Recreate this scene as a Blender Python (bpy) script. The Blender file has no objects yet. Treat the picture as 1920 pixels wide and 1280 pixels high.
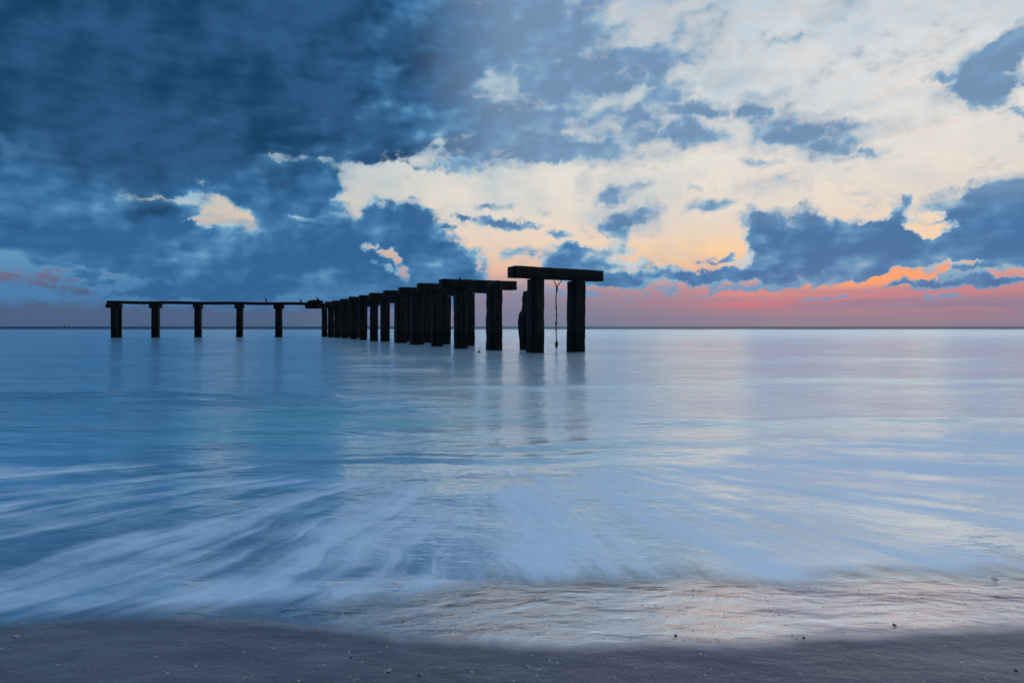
import bpy, bmesh, math, random
import numpy as np
from mathutils import Vector, Matrix, noise as mn

random.seed(7)
sc = bpy.context.scene
C = sc.collection
F = 1173.0            # focal length in photo pixels (1920 wide)
EYE = 1.10            # eye height above the sea
R = math.radians

# ------------------------------------------------------------------ camera
cam_d = bpy.data.cameras.new('camera')
cam = bpy.data.objects.new('camera', cam_d); C.objects.link(cam)
cam.location = (0, 0, EYE); cam.rotation_euler = (R(90), 0, 0)
cam_d.sensor_width = 36; cam_d.lens = 36 * F / 1920
cam_d.shift_y = -28 / 1920
cam_d.clip_start = 0.05; cam_d.clip_end = 60000
sc.camera = cam
sc.view_settings.view_transform = 'Standard'
sc.view_settings.look = 'None'
sc.view_settings.exposure = 0.0
sc.view_settings.gamma = 1.0
sc.cycles.max_bounces = 6; sc.cycles.use_denoising = True
sc.cycles.transparent_max_bounces = 8


def lin(r, g, b):
    def f(c):
        c /= 255.0
        return c / 12.92 if c <= 0.04045 else ((c + 0.055) / 1.055) ** 2.4
    return (f(r), f(g), f(b), 1.0)


# ------------------------------------------------------------------ tiny node language
class NT:
    def __init__(s, tree):
        s.t = tree; s.n = tree.nodes; s.l = tree.links
        s.n.clear()

    def _in(s, sock, v):
        if isinstance(v, bpy.types.NodeSocket):
            s.l.new(v, sock)
        elif v is not None:
            sock.default_value = v

    def node(s, typ, ins=None, out=0, **props):
        nd = s.n.new(typ)
        for k, v in props.items():
            setattr(nd, k, v)
        for k, v in (ins or {}).items():
            s._in(nd.inputs[k], v)
        return nd.outputs[out]

    def m(s, op, a, b=None, c=None, clamp=False):
        nd = s.n.new('ShaderNodeMath'); nd.operation = op; nd.use_clamp = clamp
        s._in(nd.inputs[0], a)
        if b is not None: s._in(nd.inputs[1], b)
        if c is not None: s._in(nd.inputs[2], c)
        return nd.outputs[0]

    def v(s, op, a, b=None, c=None):
        nd = s.n.new('ShaderNodeVectorMath'); nd.operation = op
        s._in(nd.inputs[0], a)
        if b is not None:
            s._in(nd.inputs['Scale'] if op == 'SCALE' else nd.inputs[1], b)
        if c is not None: s._in(nd.inputs[2], c)
        return nd.outputs['Value'] if op in ('DOT_PRODUCT', 'LENGTH') else nd.outputs[0]

    def add(s, a, b): return s.m('ADD', a, b)
    def sub(s, a, b): return s.m('SUBTRACT', a, b)
    def mul(s, a, b): return s.m('MULTIPLY', a, b)
    def mad(s, a, b, c): return s.m('MULTIPLY_ADD', a, b, c)

    def ss(s, x, a, b, o0=0.0, o1=1.0, smooth=True):
        """x from a..b to o0..o1 (a may be larger than b)"""
        if a > b:
            a, b, o0, o1 = b, a, o1, o0
        return s.node('ShaderNodeMapRange', {'Value': x, 'From Min': a, 'From Max': b, 'To Min': o0, 'To Max': o1},
                      interpolation_type='SMOOTHSTEP' if smooth else 'LINEAR', clamp=True)

    def mix(s, f, a, b):
        nd = s.n.new('ShaderNodeMix'); nd.data_type = 'RGBA'
        s._in(nd.inputs[0], f); s._in(nd.inputs[6], a); s._in(nd.inputs[7], b)
        return nd.outputs[2]

    def ramp(s, x, stops):
        nd = s.n.new('ShaderNodeValToRGB'); cr = nd.color_ramp
        while len(cr.elements) < len(stops): cr.elements.new(0.5)
        for e, (p, c) in zip(cr.elements, stops):
            e.position = p; e.color = c
        s._in(nd.inputs[0], x)
        return nd.outputs[0]

    def noise(s, vec, scale=1.0, detail=4, rough=0.5, dist=0.0, dim='3D', out=0, lac=2.0):
        return s.node('ShaderNodeTexNoise', {'Vector': vec, 'Scale': scale, 'Detail': detail, 'Roughness': rough,
                                             'Distortion': dist, 'Lacunarity': lac}, out=out, noise_dimensions=dim)

    def xyz(s, x, y, z=0.0):
        return s.node('ShaderNodeCombineXYZ', {0: x, 1: y, 2: z})

    def split(s, v):
        nd = s.n.new('ShaderNodeSeparateXYZ'); s._in(nd.inputs[0], v)
        return nd.outputs[0], nd.outputs[1], nd.outputs[2]

    def curve(s, x, pts):
        """float curve through world pairs pts (x ascending), input -5..5, output 0..8"""
        nd = s.n.new('ShaderNodeFloatCurve'); cv = nd.mapping.curves[0]
        P = [((a + 5) / 10, b / 8) for a, b in pts]
        P = [(0, P[0][1])] + P + [(1, P[-1][1])]
        while len(cv.points) < len(P): cv.points.new(0.5, 0.5)
        for p, q in zip(cv.points, P): p.location = q
        nd.mapping.update()
        s._in(nd.inputs['Value'], s.mad(x, 0.1, 0.5))
        return s.mul(nd.outputs[0], 8.0)


# ------------------------------------------------------------------ sky (world)
def px2sky(px, py):
    az = math.atan((px - 960) / F)
    el = math.atan((612 - py) / F * math.cos(az))
    return az, el


# cx, cy, rx, ry, weight : cloud masses, read as azimuth / elevation
CLOUDS = [
    # great dark deck, upper left
    (120, 90, 620, 270, 2.2), (430, 170, 420, 190, 1.6), (620, 60, 330, 150, 1.6), (760, 150, 170, 110, 1.1), (600, 235, 210, 90, 1.0),
    (170, 270, 340, 90, 1.3), (850, 40, 210, 90, .8), (330, 330, 170, 45, .8),
    # banks below it
    (100, 440, 340, 110, 1.2), (480, 500, 430, 90, 1.5), (520, 350, 130, 68, 1.2), (600, 362, 80, 46, 1.0), (640, 450, 190, 66, 1.1), (745, 410, 80, 50, 1.1),
    (800, 440, 60, 50, .8), (810, 495, 120, 56, 1.1), (880, 505, 66, 48, .9), (300, 555, 560, 45, .8), (40, 350, 230, 70, .9), (650, 545, 420, 50, 1.0),
    (240, 490, 170, 30, .6), (200, 400, 170, 40, .7), (500, 385, 90, 40, .8), (330, 385, 90, 16, .4),
    (1250, 547, 130, 9, .7), (1090, 556, 110, 8, .6), (1800, 560, 110, 6, .6), (1640, 578, 90, 4, .5),
    # centre: soft broken layer
    (860, 235, 190, 50, .95), (940, 285, 220, 36, .95), (1060, 290, 120, 24, .6), (830, 318, 90, 18, .5),
    (980, 60, 230, 90, .62), (1170, 25, 280, 66, .55), (1020, 130, 210, 80, .66), (980, 200, 180, 50, .60), (1120, 240, 210, 48, .66), (1230, 270, 160, 30, .4),
    (1130, 128, 70, 40, .95), (1100, 150, 40, 26, .5), (1212, 118, 100, 38, .95), (1262, 165, 56, 36, .9), (1190, 185, 90, 50, .65), (1010, 150, 60, 30, .5),
    (1200, 225, 60, 30, .4), (1290, 85, 120, 46, .5), (1385, 140, 90, 26, .45), (1260, 300, 120, 18, .4), (1420, 360, 120, 14, .25), (1120, 395, 130, 20, .3), (1650, 190, 120, 18, .3),
    # right of centre
    (1325, 203, 72, 20, 1.15), (1425, 210, 46, 22, 1.0), (1296, 253, 50, 30, .9), (1345, 262, 36, 28, .6), (1500, 240, 110, 34, .85), (1590, 258, 130, 36, .85),
    (1450, 270, 90, 26, .55), (1560, 290, 90, 24, .7), (1430, 313, 52, 13, .8), (1640, 300, 44, 9, .55), (1665, 290, 34, 9, .6), (1470, 200, 70, 14, .4),
    (1462, 72, 44, 14, .8), (1430, 55, 20, 10, .4), (1560, 8, 90, 26, .62), (1440, 178, 50, 14, .55), (1500, 65, 70, 20, .3),
    # upper right
    (1885, 118, 90, 56, 1.3), (1850, 155, 75, 30, 1.0), (1862, 185, 50, 20, .7), (1780, 148, 34, 14, .9), (1930, 70, 60, 44, 1.1), (1892, 213, 40, 10, 1.0),
    (1895, 251, 22, 12, .9), (1850, 170, 90, 44, .4),
    # small scraps over the pier
    (925, 388, 38, 11, 1.05), (945, 422, 62, 12, 1.15), (1000, 424, 26, 6, .5), (877, 410, 28, 10, .9), (850, 432, 16, 6, .5), (1316, 393, 60, 17, 1.15),
    (1300, 360, 24, 7, .7), (1160, 360, 40, 18, .6), (1095, 345, 30, 36, .42), (1150, 372, 22, 18, .5), (1200, 350, 24, 10, .4),
    (1205, 400, 50, 24, .72), (1170, 425, 44, 30, .8), (1228, 425, 30, 22, .5), (1150, 463, 56, 20, .85), (1075, 485, 80, 36, 1.1), (1040, 437, 34, 10, .95),
    (1060, 460, 50, 14, .5), (1120, 505, 120, 32, 1.0), (975, 475, 30, 14, .5), (1000, 480, 26, 10, .4),
    # cumulus bank, right
    (1830, 430, 170, 80, 1.5), (1910, 365, 110, 62, 1.4), (1850, 372, 60, 34, .8), (1510, 455, 145, 50, 1.35), (1418, 440, 48, 54, 1.15), (1450, 412, 44, 20, .8),
    (1517, 405, 36, 30, 1.05), (1573, 427, 24, 18, .8), (1620, 440, 60, 26, .8), (1690, 415, 34, 36, 1.05), (1655, 455, 110, 42, 1.2), (1480, 505, 200, 34, 1.2),
    (1760, 488, 260, 44, 1.3), (1350, 520, 130, 18, .95), (1210, 522, 160, 22, .9), (1100, 525, 120, 16, .6), (1830, 530, 180, 15, 1.3), (1690, 533, 90, 8, .8),
    (1400, 545, 110, 7, .55), (1555, 553, 90, 5, .9), (1340, 488, 56, 8, .8), (1695, 388, 20, 14, .8), (1430, 535, 130, 10, .6),
]
GAPS = [
    (350, 418, 32, 5, 1.2), (425, 408, 44, 5, 1.2), (385, 352, 40, 20, .25), (360, 338, 20, 6, .8), (232, 352, 50, 6, .5),
    (715, 474, 22, 10, 1.8), (740, 482, 20, 14, 1.9), (758, 500, 15, 18, 1.8), (712, 500, 18, 9, 1.0), (728, 512, 14, 6, .8),
    (800, 362, 130, 32, 1.0), (700, 330, 66, 13, .7), (640, 312, 36, 6, .5), (140, 530, 180, 24, .8), (560, 302, 60, 8, .9), (530, 290, 30, 5, .5),
    (1737, 430, 36, 13, 2.0), (1708, 420, 18, 14, 1.5), (1756, 412, 24, 8, 1.6), (1722, 446, 18, 6, 1.2),
    (1700, 515, 44, 9, 1.9), (1650, 522, 60, 9, 1.9), (1590, 532, 80, 8, 1.7), (1790, 498, 50, 5, 1.5), (1765, 506, 26, 5, 1.4), (1520, 541, 60, 5, 1.0),
    (1405, 530, 24, 6, 1.1), (1290, 545, 60, 6, .5), (830, 276, 44, 10, .8), (712, 230, 26, 8, .7), (760, 205, 40, 14, .3),
    (570, 428, 34, 5, .5), (565, 410, 30, 5, .4), (1350, 440, 60, 30, .4), (640, 350, 14, 10, .5), (650, 376, 14, 7, .8),
]

world = bpy.data.worlds.new('World'); sc.world = world
world.use_nodes = True
W = NT(world.node_tree)
d = W.v('NORMALIZE', W.node('ShaderNodeTexCoord', out=0))
dx, dy, dz = W.split(d)
az = W.m('ARCTAN2', dx, dy)
el = W.m('ARCSINE', dz)
P0 = W.xyz(az, el)
# two scales of turbulence bend the cloud outlines
w1 = W.noise(P0, 5.0, 2, .5, out=1, dim='2D')
w2 = W.noise(P0, 20.0, 7, .66, out=1, dim='2D')
PW = W.v('MULTIPLY_ADD', W.v('SUBTRACT', w1, (.5, .5, .5)), (.07, .035, 0), P0)
PW = W.v('MULTIPLY_ADD', W.v('SUBTRACT', w2, (.5, .5, .5)), (.062, .044, 0), PW)


def field(lst):
    acc = None
    for cx, cy, rx, ry, wt in lst:
        a, e = px2sky(cx, cy); ca = math.cos(a)
        sx = 1 / (rx / F * ca * ca); sy = 1 / (ry / F * ca)
        q = W.v('MULTIPLY_ADD', PW, (sx, sy, 0), (-a * sx, -e * sy, 0))
        r2 = W.v('DOT_PRODUCT', q, q)
        f = W.m('MAXIMUM', W.mad(r2, -wt, wt), 0.0)
        acc = f if acc is None else W.add(acc, f)
    return acc


cover = field(CLOUDS)
gap = field([(a_, b_, c_ * 1.35, d_ * 1.35, e_ * .70) for a_, b_, c_, d_, e_ in GAPS])
leftf = W.ss(az, -.05, -.35)
# cloud everywhere outside the part of the sky the picture shows: broken cover overhead, heavier to the left and behind
base_cov = W.add(W.ss(el, .50, .75, 0, .62), W.ss(W.m('ABSOLUTE', az), .85, 1.25, 0, .75))
base_cov = W.mul(base_cov, W.ss(W.noise(P0, 2.2, 4, .55), .38, .62, .2, 1.0))
cover = W.m('MINIMUM', W.add(cover, W.add(base_cov, W.ss(el, .05, .12, 0, .13))), 1.35)

PS = W.v('MULTIPLY', P0, (1.0, 1.75, 1.0))
PS = W.v('MULTIPLY_ADD', W.v('SUBTRACT', w2, (.5, .5, .5)), (.02, .02, 0), PS)
n_big = W.noise(PS, 9.0, 8, .60)
n_fine = W.noise(PS, 46.0, 6, .62)
n_lit = W.noise(W.v('ADD', PS, (.014, -.012, 0)), 8.0, 3, .5)
n_soft = W.noise(PS, 8.0, 3, .5)
n_gap = W.noise(PS, 30.0, 5, .6)
turb = W.add(W.mul(W.sub(n_big, .5), 2.7), W.mul(W.sub(n_fine, .5), W.ss(leftf, 0, 1, 1.9, 1.1)))
gap = W.mul(gap, W.ss(n_gap, .36, .62, .35, 1.5))
D = W.sub(W.add(cover, turb), gap)
alpha = W.ss(D, .26, .80)
thin = W.mul(W.ss(el, .13, .19), W.ss(az, -.16, .0))          # the high layer is thinner than the banks
alpha = W.add(W.mul(alpha, W.sub(1.0, thin)), W.mul(W.ss(D, .02, 1.15), thin))
D1 = W.sub(W.mad(W.sub(n_soft, .5), 1.6, W.mul(cover, .95)), W.mul(gap, .8))
alpha1 = W.mul(W.ss(D1, .02, .95), W.mul(W.ss(W.noise(PS, 24.0, 6, .62), .3, .66, .45, .85), W.ss(el, .065, .12)))
thick = W.ss(W.sub(W.mad(W.sub(n_soft, .5), 1.5, cover), gap), .35, 1.45)
relief = W.mul(W.sub(n_soft, n_lit), 6.0)

# open sky behind the clouds
eln = W.m('MULTIPLY', el, 2.0, clamp=True)         # 0..~28 deg -> 0..1
k = 2.0 / F
def E(y): return max(0.0, (612 - y) * k * .96)
warm = W.ramp(eln, [(0, lin(132, 124, 147)), (E(592), lin(146, 124, 143)), (E(570), lin(170, 126, 142)), (E(550), lin(186, 134, 144)),
                    (E(525), lin(214, 154, 148)), (E(500), lin(232, 180, 152)), (E(470), lin(243, 207, 172)), (E(400), lin(236, 220, 203)),
                    (E(290), lin(230, 225, 218)), (E(180), lin(219, 222, 224)), (E(60), lin(208, 217, 224)), (1.0, lin(190, 206, 224))])
mid = W.ramp(eln, [(0, lin(112, 123, 148)), (E(590), lin(120, 126, 150)), (E(560), lin(140, 132, 154)), (E(535), lin(166, 146, 158)),
                   (E(505), lin(226, 182, 164)), (E(460), lin(236, 208, 184)), (E(390), lin(230, 220, 207)),
                   (E(290), lin(230, 224, 214)), (E(180), lin(205, 218, 224)), (E(60), lin(188, 206, 220)), (1.0, lin(180, 200, 220))])
cool = W.ramp(eln, [(0, lin(74, 98, 132)), (E(590), lin(78, 98, 132)), (E(560), lin(70, 100, 140)), (E(535), lin(104, 108, 138)),
                    (E(500), lin(116, 118, 146)), (E(440), lin(186, 176, 172)), (E(400), lin(218, 202, 182)), (E(300), lin(150, 185, 205)),
                    (E(100), lin(110, 150, 185)), (1.0, lin(90, 130, 175))])
fa = W.ss(az, -.42, .0)
fb = W.ss(az, .04, .40)
clear = W.mix(fb, W.mix(fa, cool, mid), warm)
PG = W.v('MULTIPLY_ADD', W.v('SUBTRACT', w1, (.5, .5, .5)), (.05, .010, 0), P0)
PG = W.v('MULTIPLY_ADD', W.v('SUBTRACT', w2, (.5, .5, .5)), (.05, .006, 0), PG)
# glow strips over the hidden sun
for gx, gy, gw, gh, gs, gc in ((1500, 570, .17, .010, .50, (248, 100, 104)), (1700, 552, .26, .012, .35, (222, 116, 120)), (1640, 519, .15, .018, 1.0, (250, 162, 112)),
                               (1290, 478, .14, .030, .6, (253, 208, 150)), (1050, 500, .14, .035, .35, (252, 196, 150)), (1420, 549, .12, .008, .6, (236, 140, 128))):
    ga, ge = px2sky(gx, gy)
    q = W.v('MULTIPLY_ADD', PG, (1 / gw, 1 / gh, 0), (-ga / gw, -ge / gh, 0))
    glow = W.mul(W.m('MAXIMUM', W.mad(W.v('DOT_PRODUCT', q, q), -1.0, 1.0), 0.0), min(gs, 1.0)); glow = W.m('POWER', glow, 1.4)
    clear = W.mix(glow, clear, lin(*gc))
str_ = W.noise(W.v('MULTIPLY', PG, (2.6, 60.0, 1.0)), 1.0, 6, .6, dim='2D')
clear = W.mix(W.mul(W.mul(W.ss(str_, .44, .66), W.ss(az, -.25, .1)), W.ss(el, .075, .03, 0, .8)), clear, lin(128, 124, 152))
# streaks of high cirrus, faint pink
cir = W.noise(W.v('MULTIPLY', PW, (3.0, 16.0, 1.0)), 2.5, 5, .6, dim='2D')
cirm = W.mul(W.ss(cir, .55, .75), W.mul(W.ss(el, .06, .2), .35))
clear = W.mix(cirm, clear, lin(246, 214, 196))

veil = W.noise(W.v('MULTIPLY', PW, (1.0, 1.5, 1.0)), 7.0, 8, .66, dim='2D')
veil = W.mul(W.ss(veil, .30, .82), W.mul(W.ss(el, .10, .22), W.ss(az, .62, .05, .22, .62)))
clear = W.mix(veil, clear, lin(150, 184, 206))
# cloud colours: thin -> thick, by part of the sky
tex = W.add(W.mul(W.sub(n_big, .5), 1.15), W.mul(W.sub(n_fine, .5), .42))
shade = W.ss(W.add(W.add(thick, tex), W.mul(relief, .60)), -.12, 1.22)
shade = W.m('MAXIMUM', shade, W.mul(W.mul(leftf, W.ss(el, .15, .06)), .42))
shade = W.m('MAXIMUM', shade, W.ss(el, .10, .055, 0, .50))
c_right = W.ramp(shade, [(0, lin(200, 206, 210)), (.22, lin(150, 180, 200)), (.5, lin(106, 152, 190)), (.75, lin(78, 130, 178)), (1, lin(62, 112, 162))])
c_left = W.ramp(shade, [(0, lin(158, 194, 210)), (.2, lin(104, 156, 192)), (.5, lin(74, 128, 174)), (.8, lin(58, 112, 160)), (1, lin(48, 99, 147))])
cl = W.mix(W.ss(az, -.12, .10), c_left, c_right)
# the deck's deep grey-blue underside
deckd = W.v('LENGTH', W.v('MULTIPLY_ADD', PW, (1 / .56, 1 / .215, 0), (.60 / .56, -.375 / .215, 0)))
deckf = W.ss(W.mad(W.sub(n_soft, .5), 1.5, W.sub(1.0, deckd)), -.10, .34)
dk = W.mix(W.ss(W.add(W.noise(W.v('MULTIPLY', PS, (1.0, .9, 1.0)), 5.0, 8, .56), W.mul(relief, -.16)), .30, .68), lin(20, 62, 98), lin(46, 90, 134))
dk = W.mix(W.ss(az, -.2, .06), dk, lin(86, 118, 158))
cl = W.mix(deckf, cl, dk)
cl = W.mix(W.mul(W.ss(el, .13, .20), W.ss(az, -.18, .02, 0, .30)), cl, lin(176, 196, 210))
# low cloud takes the pink of the horizon
lowm = W.mul(W.ss(el, .075, .0), W.ss(az, -.1, .35, .0, .28))
cl = W.mix(lowm, cl, lin(120, 118, 155))
alpha = W.mul(alpha, W.ss(el, .014, .046))
hz = W.mix(W.ss(az, -.35, .10), lin(92, 142, 182), lin(146, 178, 200))
col = W.mix(alpha1, clear, hz)
col = W.mix(alpha, col, cl)
# lit rims
rim = W.mul(W.mul(alpha, W.sub(1.0, alpha)), W.mul(W.ss(az, -.3, .3, .12, .45), W.ss(el, .05, .11)))
col = W.mix(rim, col, lin(250, 206, 176))
# overhead and landward sky (outside the picture, but it lights the beach)
over = W.mix(W.ss(az, -.30, .30), (.04, .26, .64, 1), (1.5, 1.52, 1.75, 1))
over = W.mix(W.ss(el, .9, 1.3), over, (.42, .76, 1.3, 1))
back = (.018, .034, .062, 1)
bk = W.ss(dy, .10, -.35)
over = W.mix(bk, over, back)
col = W.mix(W.ss(el, .52, .80), col, W.mix(.35, over, col))
col = W.mix(bk, col, over)
# below the horizon
col = W.mix(W.ss(dz, 0.0, -.02), col, lin(60, 80, 110))
sky = W.node('ShaderNodeTexSky', sky_type='NISHITA', sun_disc=False, sun_elevation=R(1.5), sun_rotation=R(28))
b1 = W.node('ShaderNodeBackground', {'Color': col, 'Strength': 1.0})
b2 = W.node('ShaderNodeBackground', {'Color': sky, 'Strength': 0.002})
W.l.new(W.node('ShaderNodeAddShader', {0: b1, 1: b2}), W.n.new('ShaderNodeOutputWorld').inputs[0])
world.cycles.sampling_method = 'MANUAL'; world.cycles.sample_map_resolution = 1024

# ------------------------------------------------------------------ sun (behind the cloud bank, right)
sd = bpy.data.lights.new('sun', 'SUN'); so = bpy.data.objects.new('sun', sd); C.objects.link(so)
sd.energy = 0.02; sd.angle = R(30); sd.color = (1.0, .55, .40)
sdir = Vector((math.sin(R(28)) * math.cos(R(3)), math.cos(R(28)) * math.cos(R(3)), math.sin(R(3))))
so.rotation_euler = sdir.to_track_quat('Z', 'Y').to_euler()


# ------------------------------------------------------------------ materials
def material(name):
    m = bpy.data.materials.new(name); m.use_nodes = True
    return m, NT(m.node_tree)


def sand_z(X, Y):
    X = np.asarray(X, float); Y = np.asarray(Y, float)
    z = .072 - .12 * (np.clip(Y, 0, 2.7) - 2.1) - .05 * (np.clip(Y, 4.2, 90) - 4.2)
    return z + .0015 * np.sin(X * 2.1 + .7 * Y) * np.sin(Y * 1.7 + 1.1) * (Y < 3.2)


def ground_at(px, py):
    """where the sight line through this spot of the photograph meets the sand"""
    Y_ = EYE * F / (py - 612)
    for _ in range(8):
        z = float(sand_z((px - 960) / F * Y_, Y_)); Y_ = (EYE - z) * F / (py - 612)
    return Vector(((px - 960) / F * Y_, Y_, z))


def shore(pts):
    return [tuple(ground_at(a, b)[:2]) for a, b in pts]


FOAM_EDGE = shore([(-100, 1186), (0, 1180), (250, 1163), (500, 1152), (640, 1148), (800, 1132), (960, 1112), (1200, 1104), (1400, 1108), (1600, 1104), (1920, 1092), (2100, 1085)])
WET_EDGE = shore([(-100, 1170), (300, 1152), (450, 1160), (560, 1170), (680, 1184), (800, 1197), (1000, 1209), (1300, 1206), (1500, 1196), (1700, 1185), (1920, 1174), (2100, 1170)])


def water_material():
    m, N = material('sea water')
    pos = N.node('ShaderNodeNewGeometry', out=0)
    X, Y, Z = N.split(pos)
    dist = N.m('MAXIMUM', Y, 1.0)
    # --- foam, dragged out from the point where the last wave broke
    P = (-.15, 6.1, 0)
    wv = N.noise(N.v('MULTIPLY', pos, (1.1, 1.6, 0)), 1.0, 3, .5, out=1)
    pw = N.v('MULTIPLY_ADD', N.v('SUBTRACT', wv, (.5, .5, .5)), (.34, .26, 0), pos)
    rel = N.v('MULTIPLY', N.v('SUBTRACT', pw, P), (1, 1, 0))
    rr = N.v('LENGTH', rel)
    dirn = N.v('NORMALIZE', rel)
    lr = N.m('LOGARITHM', N.add(rr, .25), 2.718)
    sx, sy, _ = N.split(dirn)
    s1 = N.noise(N.xyz(N.mad(sx, 8.5, 3.7), N.mul(sy, 8.5), N.mul(lr, 1.2)), 1.0, 4, .58)
    s2 = N.noise(N.xyz(N.mul(sx, 21), N.mul(sy, 21), N.mul(lr, 2.6)), 1.0, 5, .62)
    s3 = N.noise(N.v('MULTIPLY', pw, (2.0, 2.6, 0)), 1.0, 4, .6)
    streak = N.add(N.add(N.mul(s1, .84), N.mul(s2, .46)), N.mul(s3, .40))      # mean ~.76
    # where foam lies: from a wavering outer line in to the shore
    outer = N.add(N.curve(X, [(-4.5, 5.6), (-2.5, 5.3), (-1.2, 5.0), (-.3, 5.0), (.6, 5.35), (1.6, 5.7), (3.5, 6.6), (4.8, 7.2)]),
                  N.mul(N.sub(N.noise(N.v('MULTIPLY', pos, (1.3, 1.3, 0)), 1.0, 3, .6), .5), 1.5))
    inside = N.ss(N.sub(outer, Y), -.35, .9)
    near = N.ss(N.sub(N.curve(X, FOAM_EDGE), Y), .06, -.26)
    bias = N.mad(inside, .52, -.50)
    bias = N.add(bias, N.ss(X, -1.8, .6, -.05, .01))
    foam = N.mul(N.ss(N.add(streak, bias), .70, 1.00), near)
    # scraps of old foam further out
    s4 = N.noise(N.v('MULTIPLY', pw, (.35, 1.5, 0)), 1.0, 5, .6)
    foam = N.m('MAXIMUM', foam, N.mul(N.ss(s4, .54, .80), N.mul(N.ss(Y, 11.0, 6.0), .30)))
    # --- ripples
    wind = N.noise(N.v('MULTIPLY', pos, (.05, .16, 0)), 1.0, 3, .5)
    r1 = N.noise(N.v('MULTIPLY', pw, (1.1, 2.3, 0)), 1.0, 5, .60)
    r2 = N.noise(N.v('MULTIPLY', pos, (3.6, 8.0, 0)), 1.0, 4, .58)
    r3 = N.noise(N.v('MULTIPLY', pos, (.22, .42, 0)), 1.0, 4, .55)
    h = N.add(N.add(N.mul(r1, .120), N.mul(N.mul(r2, .034), N.ss(Y, 45, 9, .5, 1.0))), N.mul(N.mul(r3, .20), N.ss(Y, 10, 40)))
    h = N.add(h, N.mul(foam, .012))
    calm = N.ss(Y, 5.0, 8.0, .45, 1.0)
    bump = N.node('ShaderNodeBump', {'Strength': N.mul(N.ss(wind, .3, .7, .55, 1.0), calm), 'Distance': 1.0, 'Height': h})
    # --- body and reflection
    far = N.ss(N.add(Y, N.mul(N.noise(N.v('MULTIPLY', pos, (.03, .02, 0)), 1.0, 3, .6), 160)), 230, 420)
    deep = N.mix(N.ss(Y, 4.5, 20), lin(60, 122, 150), lin(10, 78, 128))
    deep = N.mix(N.mul(N.ss(N.noise(N.v('MULTIPLY', pos, (.3, .6, 0)), 1.0, 3, .5), .4, .7), .6), deep, lin(56, 150, 180))
    deep = N.mix(far, deep, lin(14, 34, 52))
    e0 = N.sub(Y, N.curve(X, FOAM_EDGE))
    deep = N.mix(N.ss(e0, 1.9, .35), deep, lin(122, 138, 162))         # sand showing through the shallow wash
    body = N.node('ShaderNodeBsdfDiffuse', {'Color': deep, 'Normal': bump})
    rough = N.add(N.ss(Y, 4, 14, .11, .12), N.add(N.ss(Y, 26, 90, 0, .16), N.mul(foam, .12)))
    soft = N.node('ShaderNodeBump', {'Strength': N.mul(calm, N.ss(wind, .3, .7, .20, .34)), 'Distance': 1.0, 'Height': h})
    # the shoreward faces of the chop mirror the sky higher up
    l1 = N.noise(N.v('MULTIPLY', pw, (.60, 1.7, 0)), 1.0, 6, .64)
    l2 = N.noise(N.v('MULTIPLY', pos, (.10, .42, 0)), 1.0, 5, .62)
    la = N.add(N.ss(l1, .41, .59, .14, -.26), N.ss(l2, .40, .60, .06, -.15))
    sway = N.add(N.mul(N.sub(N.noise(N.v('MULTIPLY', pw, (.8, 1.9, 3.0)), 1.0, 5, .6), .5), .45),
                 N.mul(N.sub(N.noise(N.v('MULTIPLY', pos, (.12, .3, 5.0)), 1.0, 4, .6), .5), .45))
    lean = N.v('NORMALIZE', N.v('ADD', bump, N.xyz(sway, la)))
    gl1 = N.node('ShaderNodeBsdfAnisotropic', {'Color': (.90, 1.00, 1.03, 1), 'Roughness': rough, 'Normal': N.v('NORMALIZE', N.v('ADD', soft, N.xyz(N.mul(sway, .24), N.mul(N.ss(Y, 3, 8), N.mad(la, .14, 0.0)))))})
    gl2 = N.node('ShaderNodeBsdfAnisotropic', {'Color': (1.65, 1.76, 1.74, 1), 'Roughness': .40, 'Anisotropy': .8, 'Tangent': (0, 1, 0), 'Normal': lean})  # colour above white: extra brightness put into the sky's reflection on the water
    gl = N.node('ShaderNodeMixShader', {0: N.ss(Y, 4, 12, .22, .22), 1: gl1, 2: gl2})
    fr = N.node('ShaderNodeFresnel', {'IOR': 1.55, 'Normal': bump})
    frm = N.mul(N.mad(fr, .42, .56), N.ss(far, 0, 1, 1.0, .22))
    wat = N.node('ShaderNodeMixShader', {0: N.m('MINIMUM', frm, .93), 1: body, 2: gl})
    fd = N.node('ShaderNodeBsdfDiffuse', {'Color': (.68, .87, 1.0, 1), 'Normal': bump})
    fg = N.node('ShaderNodeBsdfAnisotropic', {'Color': (.8, .88, 1, 1), 'Roughness': .45, 'Normal': bump})
    fo = N.node('ShaderNodeMixShader', {0: .24, 1: fd, 2: fg})
    surf = N.node('ShaderNodeMixShader', {0: N.mul(foam, .93), 1: wat, 2: fo})
    # milky green water stirred up behind the break
    tq = N.v('MULTIPLY_ADD', pw, (1 / 2.6, 1 / 2.2, 0), (1.9 / 2.6, -7.2 / 2.2, 0))
    tm = N.mul(N.m('MAXIMUM', N.sub(1.0, N.v('DOT_PRODUCT', tq, tq)), 0.0), N.ss(N.noise(N.v('MULTIPLY', pw, (.5, 1.3, 0)), 1.0, 4, .55), .32, .66))
    tq2 = N.node('ShaderNodeBsdfDiffuse', {'Color': lin(110, 196, 205), 'Normal': bump})
    surf = N.node('ShaderNodeMixShader', {0: N.mul(tm, .55), 1: surf, 2: tq2})
    # --- the thin edge of the wash lets the sand through
    e = N.sub(Y, N.curve(X, FOAM_EDGE))
    e = N.add(e, N.mul(N.sub(s1, .5), .55))
    e = N.add(e, N.mul(N.sub(s2, .5), .20))
    op = N.ss(e, -.08, .26)
    tr = N.node('ShaderNodeBsdfTransparent')
    out = N.node('ShaderNodeMixShader', {0: op, 1: tr, 2: surf})
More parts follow.
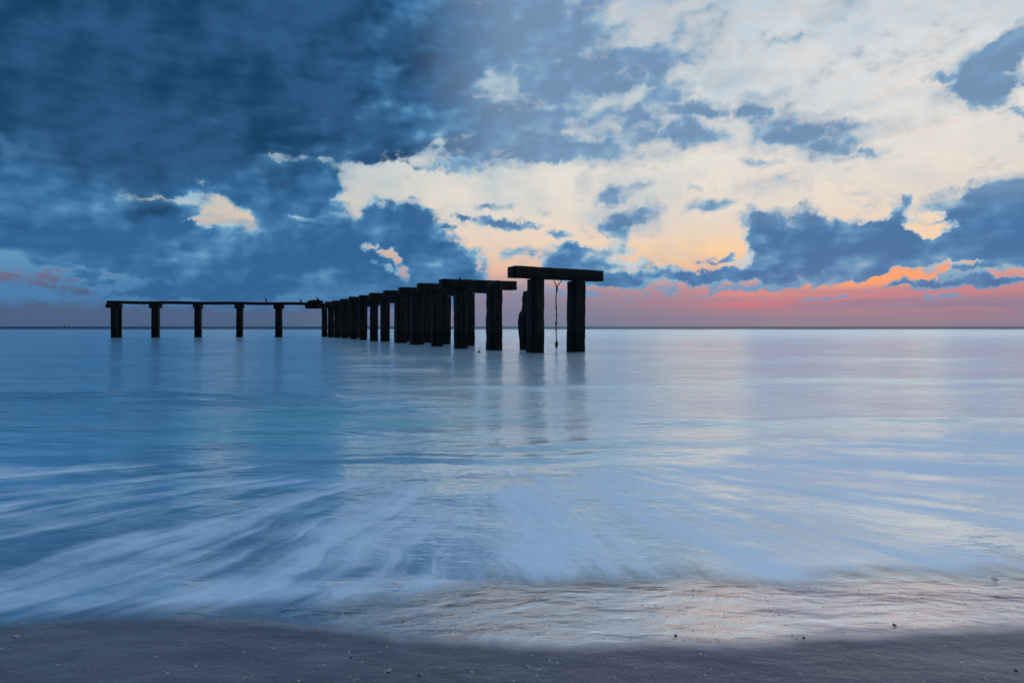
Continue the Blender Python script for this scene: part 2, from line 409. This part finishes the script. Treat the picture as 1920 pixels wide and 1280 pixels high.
    N.l.new(out, N.n.new('ShaderNodeOutputMaterial').inputs[0])
    return m


def sand_material():
    m, N = material('wet sand')
    pos = N.node('ShaderNodeNewGeometry', out=0)
    X, Y, Z = N.split(pos)
    g1 = N.noise(pos, 260, 3, .7)
    g2 = N.noise(pos, 60, 4, .6)
    g3 = N.noise(pos, 5, 4, .55)
    e = N.sub(Y, N.curve(X, WET_EDGE))
    e = N.add(e, N.mul(N.sub(N.noise(pos, 4, 4, .55), .5), .10))
    wet = N.ss(e, -.07, .07)
    # colour: grey-brown with dark and pale grains
    c = N.mix(N.ss(g3, .35, .65), (.100, .114, .140, 1), (.128, .142, .168, 1))
    c = N.mix(N.mul(N.ss(g2, .60, .72), .5), c, (.06, .055, .06, 1))
    c = N.mix(N.mul(N.ss(g1, .62, .72), .35), c, (.30, .28, .27, 1))
    c = N.mix(N.mul(wet, .35), c, (.06, .06, .07, 1))
    # water-worked ripples of the wet strip
    pr = N.v('MULTIPLY_ADD', N.v('SUBTRACT', N.noise(pos, 3.0, 2, .5, out=1), (.5, .5, .5)), (.12, .12, 0), pos)
    rip = N.noise(N.v('MULTIPLY', pr, (14, 26, 1)), 1.0, 5, .66)
    rip2 = N.noise(N.v('MULTIPLY', pr, (42, 80, 1)), 1.0, 4, .6)
    ripple = N.mul(N.add(N.mul(rip, .0034), N.mul(rip2, .0014)), N.ss(e, -.16, -.02))
    und = N.noise(N.v('MULTIPLY', pr, (2.6, 4.5, 1)), 1.0, 3, .5)
    ripple = N.add(ripple, N.mul(und, .034))
    h = N.add(ripple, N.add(N.mul(g2, N.ss(wet, 0, 1, .0035, .0006)), N.mul(g1, N.ss(wet, 0, 1, .0012, .0001))))
    bump = N.node('ShaderNodeBump', {'Strength': 1.0, 'Distance': 1.0, 'Height': h})
    df = N.node('ShaderNodeBsdfDiffuse', {'Color': c, 'Normal': bump})
    gl = N.node('ShaderNodeBsdfAnisotropic', {'Color': (1, 1, 1, 1), 'Roughness': N.ss(wet, 0, 1, .42, .07), 'Normal': bump})
    fr = N.node('ShaderNodeFresnel', {'IOR': 1.33, 'Normal': bump})
    fac = N.add(N.mul(fr, .45), N.mul(wet, .70))
    out = N.node('ShaderNodeMixShader', {0: N.m('MINIMUM', fac, .9), 1: df, 2: gl})
    N.l.new(out, N.n.new('ShaderNodeOutputMaterial').inputs[0])
    return m


def concrete_material():
    m, N = material('weathered concrete')
    pos = N.node('ShaderNodeNewGeometry', out=0)
    X, Y, Z = N.split(pos)
    n1 = N.noise(N.v('MULTIPLY', pos, (3, 3, .5)), 1.0, 5, .6)
    n2 = N.noise(pos, 9, 5, .65)
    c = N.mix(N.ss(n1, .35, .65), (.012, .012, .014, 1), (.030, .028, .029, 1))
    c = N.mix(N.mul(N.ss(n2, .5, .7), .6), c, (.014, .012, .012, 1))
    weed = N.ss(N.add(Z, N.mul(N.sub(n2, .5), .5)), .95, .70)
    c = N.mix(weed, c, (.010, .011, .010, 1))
    bump = N.node('ShaderNodeBump', {'Strength': .8, 'Distance': .04, 'Height': n2})
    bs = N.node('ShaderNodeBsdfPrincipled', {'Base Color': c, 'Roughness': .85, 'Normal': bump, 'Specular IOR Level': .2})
    N.l.new(bs, N.n.new('ShaderNodeOutputMaterial').inputs[0])
    return m


def plain(name, col, rough=.7, col2=None, scale=20):
    m, N = material(name)
    pos = N.node('ShaderNodeTexCoord', out=3)
    n = N.noise(pos, scale, 4, .6)
    c2 = col2 or tuple(v * .6 for v in col)
    c = N.mix(N.ss(n, .35, .65), (*c2, 1), (*col, 1))
    bump = N.node('ShaderNodeBump', {'Strength': .4, 'Distance': .01, 'Height': n})
    bs = N.node('ShaderNodeBsdfPrincipled', {'Base Color': c, 'Roughness': rough, 'Normal': bump})
    N.l.new(bs, N.n.new('ShaderNodeOutputMaterial').inputs[0])
    return m


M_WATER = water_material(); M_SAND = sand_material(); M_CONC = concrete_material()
M_ROPE = plain('old rope', (.05, .045, .04)); M_FEATHER = plain('black feathers', (.02, .02, .024), .5)
M_BEAK = plain('beak horn', (.06, .05, .04), .4); M_FLOAT = plain('float plastic', (.03, .03, .032), .5)
M_SHELL = plain('pale shell', (.62, .60, .58), .5, (.45, .42, .40)); M_PEBBLE = plain('dark pebble', (.05, .05, .055), .6)
M_GREY = plain('grey pebble', (.24, .25, .27), .5); M_STEEL = plain('painted steel', (.04, .045, .05), .6)


# ------------------------------------------------------------------ builders
def link(name, me, mat, parent=None):
    o = bpy.data.objects.new(name, me); C.objects.link(o)
    if mat: me.materials.append(mat)
    if parent: o.parent = parent
    return o


def obj(name, bm, mat, parent=None, smooth=True):
    bmesh.ops.recalc_face_normals(bm, faces=bm.faces[:])
    me = bpy.data.meshes.new(name); bm.to_mesh(me); bm.free()
    for p in me.polygons: p.use_smooth = smooth
    return link(name, me, mat, parent)


def tag(o, label=None, cat=None, group=None, kind=None):
    if label: o['label'] = label
    if cat: o['category'] = cat
    if group: o['group'] = group
    if kind: o['kind'] = kind
    return o


def thing(name, label, cat, loc=(0, 0, 0), rz=0, group=None):
    o = bpy.data.objects.new(name, None); C.objects.link(o)
    o.location = loc; o.rotation_euler = (0, 0, rz); o.empty_display_size = .3
    return tag(o, label, cat, group)


def grid_mesh(name, Xg, Yg, Zg, mat):
    r, c = Xg.shape
    co = np.stack([Xg, Yg, Zg], -1).reshape(-1, 3).astype(np.float32)
    i = np.arange(r * c).reshape(r, c)
    f = np.stack([i[:-1, :-1], i[:-1, 1:], i[1:, 1:], i[1:, :-1]], -1).reshape(-1, 4)
    me = bpy.data.meshes.new(name)
    me.vertices.add(len(co)); me.vertices.foreach_set('co', co.ravel())
    me.loops.add(f.size); me.loops.foreach_set('vertex_index', f.ravel().astype(np.int32))
    me.polygons.add(len(f)); me.polygons.foreach_set('loop_start', np.arange(0, f.size, 4, dtype=np.int32))
    me.polygons.foreach_set('loop_total', np.full(len(f), 4, dtype=np.int32))
    me.polygons.foreach_set('use_smooth', np.ones(len(f), dtype=bool))
    me.update(); me.validate()
    return link(name, me, mat)


def sst(x, a, b):
    t = np.clip((x - a) / (b - a), 0, 1)
    return t * t * (3 - 2 * t)


# ------------------------------------------------------------------ the ground: beach running down under the sea
ys = np.concatenate([np.linspace(-40, 1.2, 60), np.linspace(1.22, 4.2, 220), np.geomspace(4.25, 90, 60)])
xs = np.concatenate([np.linspace(-70, -4.1, 40), np.linspace(-4, 4, 320), np.linspace(4.1, 70, 40)])
XX, YY = np.meshgrid(xs, ys)
tag(grid_mesh('sand_ground', XX, YY, sand_z(XX, YY), M_SAND), kind='structure')

# ------------------------------------------------------------------ the sea
ys = np.geomspace(1.75, 26000, 760); ss_ = np.linspace(-1, 1, 520)
S, YY = np.meshgrid(ss_, ys)
XX = S * (YY * 1.7 + 7)
rng = np.random.default_rng(3)
Z = np.zeros_like(XX)
for i in range(26):
    lam = 1.1 * 1.25 ** (i % 13); ang = rng.normal(0, .33); ph = rng.uniform(0, 6.28)
    kx, ky = math.sin(ang) * 2 * math.pi / lam, math.cos(ang) * 2 * math.pi / lam
    res = sst(lam / (YY * .0128 + .01), 3.0, 7.0)
    Z += .0032 * lam ** .75 * np.sin(kx * XX + ky * YY + ph + .6 * np.sin(XX * .11 + i)) * res
Z *= .35 * (.12 + .88 * sst(YY, 5.5, 14))
Z *= sst(YY, 2.4, 5.0)
# low wave fronts rolling in
def front(y0, amp, wid, x0, x1, slope=0., wob=.12):
    yc = y0 + slope * XX + wob * np.sin(XX * 1.3 + y0) + .5 * wob * np.sin(XX * 3.1 + 2 * y0)
    w = sst(XX, x0 - 1, x0 + .6) * (1 - sst(XX, x1 - .6, x1 + 1.5))
    return amp * w * np.exp(-((YY - yc) / wid) ** 2)
Z += front(9.6, .06, .28, -9, -2.6, -.03, .2) + front(8.9, .05, .2, -5, -1.6, -.02) + front(8.2, .034, .26, -3, -.8) + front(5.75, .024, .16, .0, 2.6, .10, .08)
Z += front(7.3, .030, .22, 1.5, 6, .0) + front(5.3, .020, .13, -1.3, .9, .05, .1) + front(12.5, .045, .35, 4.5, 12) + front(11.2, .035, .3, -.5, 3.5) + front(6.5, .02, .16, -3.2, -1.2, -.04)
sz = sand_z(XX, YY) + .005
k_ = .010
base = np.where(YY < 4.5, k_ * np.logaddexp(0.0, np.clip(sz / k_, -60, 60)), 0.0)       # the swash climbs the beach as a thin sheet
tag(grid_mesh('sea_water', XX, YY, Z + base, M_WATER), kind='structure')


# ------------------------------------------------------------------ pier
def fbm(p, s):
    return mn.fractal(Vector(p) * s, 1.0, 2.0, 4)


def rough_block(dx, dy, dz, amp=.02, seg=.12, chip=.035, seed=0, taper=0., cut=None):
    """solid block, base centred at the origin, with eroded faces and broken edges"""
    bm = bmesh.new()
    nx, ny, nz = (max(2, int(round(v / seg))) for v in (dx, dy, dz))
    bmesh.ops.create_cube(bm, size=1.0)
    es = [[], [], []]
    for e in bm.edges:
        dv = e.verts[0].co - e.verts[1].co
        es[max(range(3), key=lambda a: abs(dv[a]))].append(e)
    for a, n in ((0, nx), (1, ny), (2, nz)):
        ed = [e for e in bm.edges if abs((e.verts[0].co - e.verts[1].co)[a]) > .9]
        bmesh.ops.subdivide_edges(bm, edges=ed, cuts=n - 1, use_grid_fill=True)
    off = Vector((seed * 3.7, seed * 1.9, seed * 5.3))
    for v in bm.verts:
        u = v.co.copy()
        tz = u.z + .5
        c = Vector((u.x * dx * (1 - taper * tz), u.y * dy * (1 - taper * tz), (u.z + .5) * dz))
        hit = sum(abs(abs(t) - .5) < 1e-4 for t in u)
        nrm = Vector([math.copysign(1, t) if abs(abs(t) - .5) < 1e-4 else 0 for t in u])
        if nrm.length: nrm.normalize()
        f = fbm(c + off, 2.3) * .6 + fbm(c + off, 7) * .4
        c += nrm * (amp * f)
        if hit >= 2:
            g = max(0, fbm(c + off * 2, 1.6) + .25)
            c -= nrm * chip * (.35 + 1.6 * g)
        if cut: c = cut(c)
        v.co = c
    return bm


AX = Vector((-.450, .893, 0)); PX = Vector((.893, .450, 0))      # along the pier / along its crossbeams
RZ = math.atan2(PX.y, PX.x)
TOP = EYE + 2.42
LEFTPX = {1: 951, 3: 822, 4: 781, 5: 746, 6: 718, 7: 691, 8: 672, 9: 653, 10: 637, 11: 622, 12: 609, 13: 598, 14: 588}
ORD = {3: 'third', 4: 'fourth', 5: 'fifth', 6: 'sixth', 7: 'seventh', 8: 'eighth', 9: 'ninth', 10: 'tenth', 11: 'eleventh', 12: 'twelfth', 13: 'thirteenth', 14: 'fourteenth'}
GB = 'concrete bents of the ruined pier'


def bent_origin(n):
    dn = 25.0 + 3.25 * (n - 1)
    px = LEFTPX.get(n, 882)
    xf = (px - 960) / F * (dn + .55)
    return Vector((xf + .28, dn, 0))                              # near-left corner of the cap


def make_post(parent, t, hgt, w, seed, lean=(0, 0), wd=.31, cut=None, name='post'):
    o = obj(name, rough_block(w, w, hgt + .9, .012, .13, .018, seed, .03, cut), M_CONC, parent)
    o.location = (t, wd, -.9)
    o.rotation_euler = (lean[0], lean[1], 0)
    return o


LEN = {1: 4.34, 3: 4.2}
for n in [1] + list(range(3, 15)):
    o0 = bent_origin(n)
    L = LEN.get(n, 4.3)
    top = TOP + (0 if n == 1 else random.uniform(-.03, .03))
    if n == 1:
        lab = 'nearest pier bent, standing apart: thick crossbeam on two posts with rope hanging between them'
    elif n == 3:
        lab = 'bent with widest overhanging crossbeam just left of the detached one, small stub on top'
    elif n == 14:
        lab = 'last and farthest bent of the stepped row, where the long seaward beam begins'
    else:
        lab = '%s bent from the shore in the stepped row, dark crossbeam one step below its neighbour' % ORD[n]
    b = thing('pier_bent', lab, 'pier bent', o0, RZ, GB)
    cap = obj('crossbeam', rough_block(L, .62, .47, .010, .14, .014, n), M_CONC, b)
    cap.location = (L / 2, .31, top - .46)
    if n == 1:
        cap.rotation_euler = (0, R(.35), 0)
        make_post(b, 1.12, top - .47, .57, 11, (0, R(.5)))
        make_post(b, 3.10, top - .49, .60, 12, (0, R(.55)))
    else:
        tr_ = {6: 2.94, 5: 2.98, 10: 2.92, 11: 2.90}.get(n, 3.06)
        for t, s, left in ((1.12, 2 * n + 20, True), (tr_, 2 * n + 21, False)):
            fat = .14 if (n == 6 or (n == 5 and left) or (n == 7 and not left)) else (-.03 if n > 7 else 0)
            make_post(b, t + random.uniform(-.02, .02), top - .48, .58 + fat + random.uniform(-.02, .02), s, (0, R(random.uniform(-.4, .4))))
    if n == 3:
        s = obj('iron_stub', rough_block(.07, .07, .13, .01, .05, .01, 5), M_STEEL, b); s.location = (1.05, .3, top - .01)
    if n == 5:
        pass

# the second bent has lost its crossbeam: two single posts
def chamfer(c):
    if c.z > 3.6 and c.x < 0: c.z -= (-.02 - c.x) * .9 if c.x < -.02 else 0
    return c


o2 = Vector((-1.68, 28.25, 0))
p = o2 + PX * 1.10 + AX * .31
t = thing('pier_post', 'single full height post with sloped top, its crossbeam gone, before the overhanging beam', 'pier post', p, RZ)
make_post(t, 0, TOP - .42 + .14, .60, 71, (0, R(.3)), 0, chamfer, 'shaft')


def broken(c):
    z = c.z
    k_ = max(0, (z - 2.2) / 1.3)
    if c.x < 0: c.x += .10 * min(1, k_) * (1 + .5 * math.sin(z * 5)) + (.09 if z > 2.75 else 0) - .10 * math.exp(-((z - 2.3) / .8) ** 2)
    if z > 3.5: c.z -= .12 * abs(math.sin(c.x * 9 + 1)) + (.12 if c.x < -.1 else 0)
    return c


p = o2 + PX * 2.95 + AX * .31 + Vector((-.02, 0, 0))
t = thing('broken_post', 'shorter crumbling post with jagged side, tucked behind the left post of the nearest bent', 'pier post', p, RZ)
make_post(t, 0, 2.92, .66, 83, (0, R(-.2)), 0, broken, 'shaft')

# ------------------------------------------------------------------ seaward head: thin beam on capped posts
HTOP = EYE + 2.58
a = Vector(((203 - 960) / F * 63.0, 63.0, 0)); e_ = Vector(((604 - 960) / F * 67.4, 67.4, 0))
hd = (e_ - a); HL = hd.length; hrz = math.atan2(hd.y, hd.x)
head = thing('pier_walkway', 'long thin seaward beam on five capped posts reaching left from the stepped row', 'pier', a, hrz)


def saggy(c):
    c.z += .02 * math.sin(c.x * 1.1)
    return c


bmx = rough_block(HL, .8, .30, .015, .25, .012, 91, 0, saggy)
o = obj('deck_beam', bmx, M_CONC, head); o.location = (HL / 2, 0, HTOP - .30)
for j, (px, cw, pw_) in enumerate(((216, 1.25, .62), (292, 1.02, .66), (371.5, .80, .62), (449, .84, .62), (523, .98, .68))):
    # position along the beam whose projection falls on this column
    tt = 0.0
    k_ = (px - 960) / F
    u = hd.normalized()
    tt = (k_ * a.y - a.x) / (u.x - k_ * u.y)
    top = HTOP - .29
    po = make_post(head, tt, top - .42, pw_, 100 + j, (0, R(random.uniform(-.4, .8))), 0)
    cp = obj('post_cap', rough_block(cw, .95, .42, .015, .14, .02, 110 + j), M_CONC, head); cp.location = (tt, 0, top - .42)
    if j == 0:
        cp.location.x -= .1
        make_post(head, tt + .42, top - .42, .22, 120, (0, 0), .2)
sl = obj('end_cap', rough_block(2.0, 1.0, .46, .05, .14, .06, 130), M_CONC, head); sl.location = (HL - .75, 0, HTOP - .66)
def lump(c):
    c.z *= 1 - .5 * abs(c.x / .95) ** 2
    return c
s2 = obj('broken_slab', rough_block(1.6, .9, .30, .09, .12, .05, 131, 0, lump), M_CONC, head); s2.location = (HL - .7, 0, HTOP - .02)


# ------------------------------------------------------------------ tubes, rope
def tube(bm, pts, rad, n=7):
    rings = []
    for i, p in enumerate(pts):
        p = Vector(p)
        d_ = (Vector(pts[min(i + 1, len(pts) - 1)]) - Vector(pts[max(i - 1, 0)])).normalized()
        ref = Vector((0, 0, 1)) if abs(d_.z) < .9 else Vector((0, 1, 0))
        a_ = d_.cross(ref).normalized(); b_ = d_.cross(a_)
        r = rad[i] if isinstance(rad, (list, tuple)) else rad
        rings.append([bm.verts.new(p + a_ * r * math.cos(6.2832 * q / n) + b_ * r * math.sin(6.2832 * q / n)) for q in range(n)])
    for r0, r1 in zip(rings, rings[1:]):
        for q in range(n):
            bm.faces.new((r0[q], r0[(q + 1) % n], r1[(q + 1) % n], r1[q]))
    bm.faces.new(rings[0]); bm.faces.new(rings[-1][::-1])


b1o = bent_origin(1)
def at_depth(px, py, Y): return Vector(((px - 960) / F * Y, Y, EYE + (612 - py) / F * Y))
Yr = 26.2
rope = thing('hanging_rope', 'knotted rope hanging in a Y from the nearest crossbeam down to the water', 'rope', at_depth(1043, 662, Yr))
org = rope.location.copy()
def loc_(px, py, dy_=0): return at_depth(px, py, Yr + dy_) - org
bm = bmesh.new()
main = [loc_(1043 + .5 * math.sin(y * .12), y, .02 * math.sin(y * .2)) for y in range(534, 664, 4)]
rad = [.017 + .008 * abs(math.sin(i * 1.7)) for i in range(len(main))]
for i, pt in enumerate(main):
    yy = 534 + 4 * i
    if abs(yy - 606) < 4: rad[i] = .048
    if abs(yy - 618) < 3 or abs(yy - 590) < 3 or abs(yy - 576) < 3: rad[i] = .034
    if 638 < yy < 653: rad[i] = .048 * math.sin((yy - 636) / 18 * 3.14) + .02
    if yy > 653: rad[i] = .014
tube(bm, main, rad, 8); obj('rope_strand', bm, M_ROPE, rope)
for A, B, D_ in (((1037, 523), (1040, 529), (1043, 535)), ((1056, 523), (1049, 531), (1044, 537))):
    bm = bmesh.new(); tube(bm, [loc_(*A), loc_(*B), loc_(*D_)], [.014, .020, .020], 7); obj('rope_arm', bm, M_ROPE, rope)
bm = bmesh.new(); tube(bm, [loc_(1044.5, 536), loc_(1045, 541, .03), loc_(1045, 547, .05)], [.03, .022, .015]); obj('rope_tail', bm, M_ROPE, rope)

# ------------------------------------------------------------------ float with its whip
fy = 1290 / (661 - 612)
fl = thing('mooring_float', 'small dark float with a thin whip, bobbing left of the sloped post', 'float', ((898 - 960) / F * fy, fy, .02))
bm = bmesh.new(); bmesh.ops.create_uvsphere(bm, u_segments=18, v_segments=12, radius=.085)
for v in bm.verts: v.co.z *= .62; v.co.x *= 1.05
for v in bm.verts:
    if v.co.z > .03: v.co.x *= .8; v.co.y *= .8
obj('float_body', bm, M_FLOAT, fl)
bm = bmesh.new(); tube(bm, [(0, 0, .03), (.02, 0, .10), (.045, 0, .17), (.14, 0, .24)], [.014, .011, .009, .005]); obj('whip', bm, M_STEEL, fl)


# ------------------------------------------------------------------ birds
def bird(loc, rz, tilt, label, s=1.0):
    t_ = thing('bird', label, 'bird', loc, rz, 'birds perched on the seaward beam')
    bm = bmesh.new()
    ct, st = math.cos(tilt), math.sin(tilt)
    prof = [(-.20, .0, .012), (-.14, .012, .03), (-.07, .01, .062), (0, 0, .078), (.07, .006, .072), (.12, .02, .05), (.155, .042, .036),
            (.185, .056, .040), (.21, .056, .030), (.232, .050, .010)]
    tube(bm, [Vector((x * ct - z * st, 0, x * st + z * ct + .13)) * s for x, z, r in prof], [r * s for *_, r in prof], 12)
    for sg in (-1, 1):
        tube(bm, [Vector((0, sg * .03, .08)) * s, Vector((.01, sg * .03, .03)) * s, Vector((0, sg * .03, .0)) * s, Vector((.04, sg * .03, .004)) * s], .008 * s, 6)
    obj('body', bm, M_FEATHER, t_)
    bm = bmesh.new()
    tube(bm, [Vector((x * ct - z * st, 0, x * st + z * ct + .13)) * s for x, z in ((.225, .05), (.25, .046), (.275, .036))], [.012 * s, .008 * s, .002 * s], 6)
    obj('beak', bm, M_BEAK, t_)


def on_head(px):
    k_ = (px - 960) / F; u = hd.normalized(); tt = (k_ * a.y - a.x) / (u.x - k_ * u.y)
    return a + u * tt + Vector((0, 0, HTOP))
bird(on_head(499), R(180), R(66), 'upright dark bird alone on the thin beam, left of the fifth capped post', 1.25)
bird(on_head(564), R(180), R(48), 'dark bird leaning forward on the thin beam between fifth post and broken slab', 1.2)
bird(on_head(596) + Vector((0, 0, .20)), R(180), R(42), 'dark bird perched on the broken slab where beam meets the row', 1.25)

# ------------------------------------------------------------------ markers on the horizon
def marker(px, h_, wd, label):
    Y_ = 1500.0
    t_ = thing('channel_marker', label, 'channel marker', ((px - 960) / F * Y_, Y_, 0), 0, 'markers on the far horizon')
    bm = bmesh.new(); tube(bm, [(0, 0, -1), (0, 0, h_)], [wd, wd * .6], 8); obj('pole', bm, M_STEEL, t_)
    bm = bmesh.new(); bmesh.ops.create_cone(bm, cap_ends=True, segments=10, radius1=wd * 1.8, radius2=wd * .3, depth=h_ * .35)
    bmesh.ops.translate(bm, verts=bm.verts, vec=(0, 0, h_)); obj('topmark', bm, M_STEEL, t_)
marker(121, 4.6, .8, 'tallest far marker on the horizon, left of the pier head')
marker(128.5, 3.6, .8, 'far marker close to the right of the tallest one on the horizon')
marker(178, 3.2, .7, 'small faint far marker nearest the pier head on the left horizon')


# ------------------------------------------------------------------ shells and pebbles
def stone_bm(r, flat, seed, sub=2):
    bm = bmesh.new(); bmesh.ops.create_icosphere(bm, subdivisions=sub, radius=1.0)
    for v in bm.verts:
        f = 1 + .25 * mn.noise(v.co * 1.3 + Vector((seed, seed * 2, 0))) + .08 * mn.noise(v.co * 4 + Vector((0, seed, 3)))
        v.co = Vector((v.co.x * r * f, v.co.y * r * f * .72, v.co.z * r * f * flat))
    return bm


def shell_bm(r, seed):
    """a single clam valve lying dome up, ribbed"""
    bm = bmesh.new(); rings = []
    n, k2 = 22, 7
    hinge = bm.verts.new((0, -r * .75, r * .06))
    for i in range(1, k2 + 1):
        f = i / k2; ring = []
        for j in range(n + 1):
            th = math.pi * (-.12 + 1.24 * j / n)
            rib = 1 + .03 * math.cos(j * 2.6) * f
            x = r * f * math.cos(th) * 1.02 * rib; y = -r * .75 + r * f * (.78 + .72 * math.sin(th)) * rib
            z = r * .42 * math.sin(math.pi * (.06 + .94 * (1 - f)) ** .9 * .62) * (1 - .25 * abs(math.cos(th)))
            ring.append(bm.verts.new((x, y, z)))
        rings.append(ring)
    for j in range(n): bm.faces.new((hinge, rings[0][j], rings[0][j + 1]))
    for r0, r1 in zip(rings, rings[1:]):
        for j in range(n): bm.faces.new((r0[j], r1[j], r1[j + 1], r0[j + 1]))
    res = bmesh.ops.solidify(bm, geom=bm.faces[:], thickness=r * .05)
    return bm


SH = [  # px, py, width in px, kind, label
    (30, 1193, 15, 's', 'largest pale shell at the far left edge of the sand'),
    (726, 1258, 19, 's', 'broad pale shell near the bottom edge, left of centre'),
    (788, 1265, 13, 'g', 'grey rounded pebble right of the broad pale shell at the bottom'),
    (459, 1271, 13, 's', 'pale shell at the bottom edge in the left part of the sand'),
    (667, 1276, 16, 's', 'long pale shell cut by the bottom edge, left of the broad shell'),
    (42, 1263, 8, 's', 'small pale shell in the bottom left corner'),
    (989, 1249, 12, 's', 'flat pale shell on dark sand just right of centre'),
    (1152, 1271, 12, 's', 'tilted pale shell at the bottom, right of centre'),
    (504, 1206, 9, 's', 'small pale shell alone on the dark sand below the left wash'),
    (1740, 1252, 8, 's', 'pinkish chip of shell in the dark sand at lower right'),
    (1848, 1273, 13, 's', 'buff shell near the bottom right corner'),
    (1905, 1257, 11, 'd', 'dark pebble near the right edge on dry sand'),
    (658, 1232, 9, 'd', 'flat black pebble on the dark sand left of centre'),
    (333, 1210, 5, 'd', 'tiny black pebble on dark sand in the left part'),
    (1507, 1196, 9, 'd', 'black pebble in the glossy sand, centre of three dark ones'),
    (1267, 1191, 7, 'd', 'black pebble in the glossy sand beneath the cream reflection'),
    (1865, 1085, 13, 'g', 'grey pebble lying in the blue wash at far right'),
    (1677, 1171, 8, 'd', 'black pebble on the glossy sand towards the right'),
    (1591, 1230, 8, 's', 'small white shell below the glossy strip at right'),
    (1742, 1225, 7, 's', 'white fleck of shell near the right, just below the glossy strip'),
]
for i, (px, py, w_, kd, lab) in enumerate(SH):
    p = ground_at(px, py); r = w_ / F * p.y * .5 * (.85 if kd == 'd' else 1.1)
    if kd == 's': bm = shell_bm(r, i)
    else: bm = stone_bm(r, .45, i * 1.7)
    o = obj('shell' if kd == 's' else 'pebble', bm, {'s': M_SHELL, 'd': M_PEBBLE, 'g': M_GREY}[kd])
    o.location = p + Vector((0, 0, r * (.02 if kd == 's' else .12)))
    o.rotation_euler = (R(random.uniform(-8, 8)), R(random.uniform(-8, 8)), random.uniform(-.8, .8) + (1.57 if i % 3 else -1.2))
    tag(o, lab, 'shell' if kd == 's' else 'pebble', 'shells on the sand' if kd == 's' else 'pebbles on the sand')


def litter(name, n, mat, rmin, rmax, yr, seed, lab, xr=(-3.2, 3.2)):
    rnd = random.Random(seed); V = []; Fc = []
    base = bmesh.new(); bmesh.ops.create_icosphere(base, subdivisions=1, radius=1)
    bv = [v.co.copy() for v in base.verts]; bf = [[v.index for v in f.verts] for f in base.faces]; base.free()
    for _ in range(n):
        x = rnd.uniform(*xr); y = rnd.uniform(*yr)
        r = rmin + (rmax - rmin) * rnd.random() ** 3.2
        z = float(sand_z(x, y)); th = rnd.uniform(0, 6.28); c_, s_ = math.cos(th), math.sin(th)
        st = rnd.uniform(.5, 1); o_ = len(V)
        for v in bv:
            j = 1 + rnd.uniform(-.2, .2)
            a_, b_ = v.x * r * j, v.y * r * st * j
            V.append((x + a_ * c_ - b_ * s_, y + a_ * s_ + b_ * c_, z + .08 * r + v.z * r * .22))
        Fc += [[q_ + o_ for q_ in f] for f in bf]
    me = bpy.data.meshes.new(name); me.from_pydata(V, [], Fc); me.update()
    tag(link(name, me, mat), lab, 'grit', kind='stuff')


litter('shell_grit', 3000, M_SHELL, .0007, .0050, (1.5, 2.6), 5, 'fine pale shell grit strewn over the dark sand')
litter('dark_grit', 1500, M_PEBBLE, .0008, .0045, (1.5, 2.75), 6, 'scattered black grit on the glossy and matte sand')
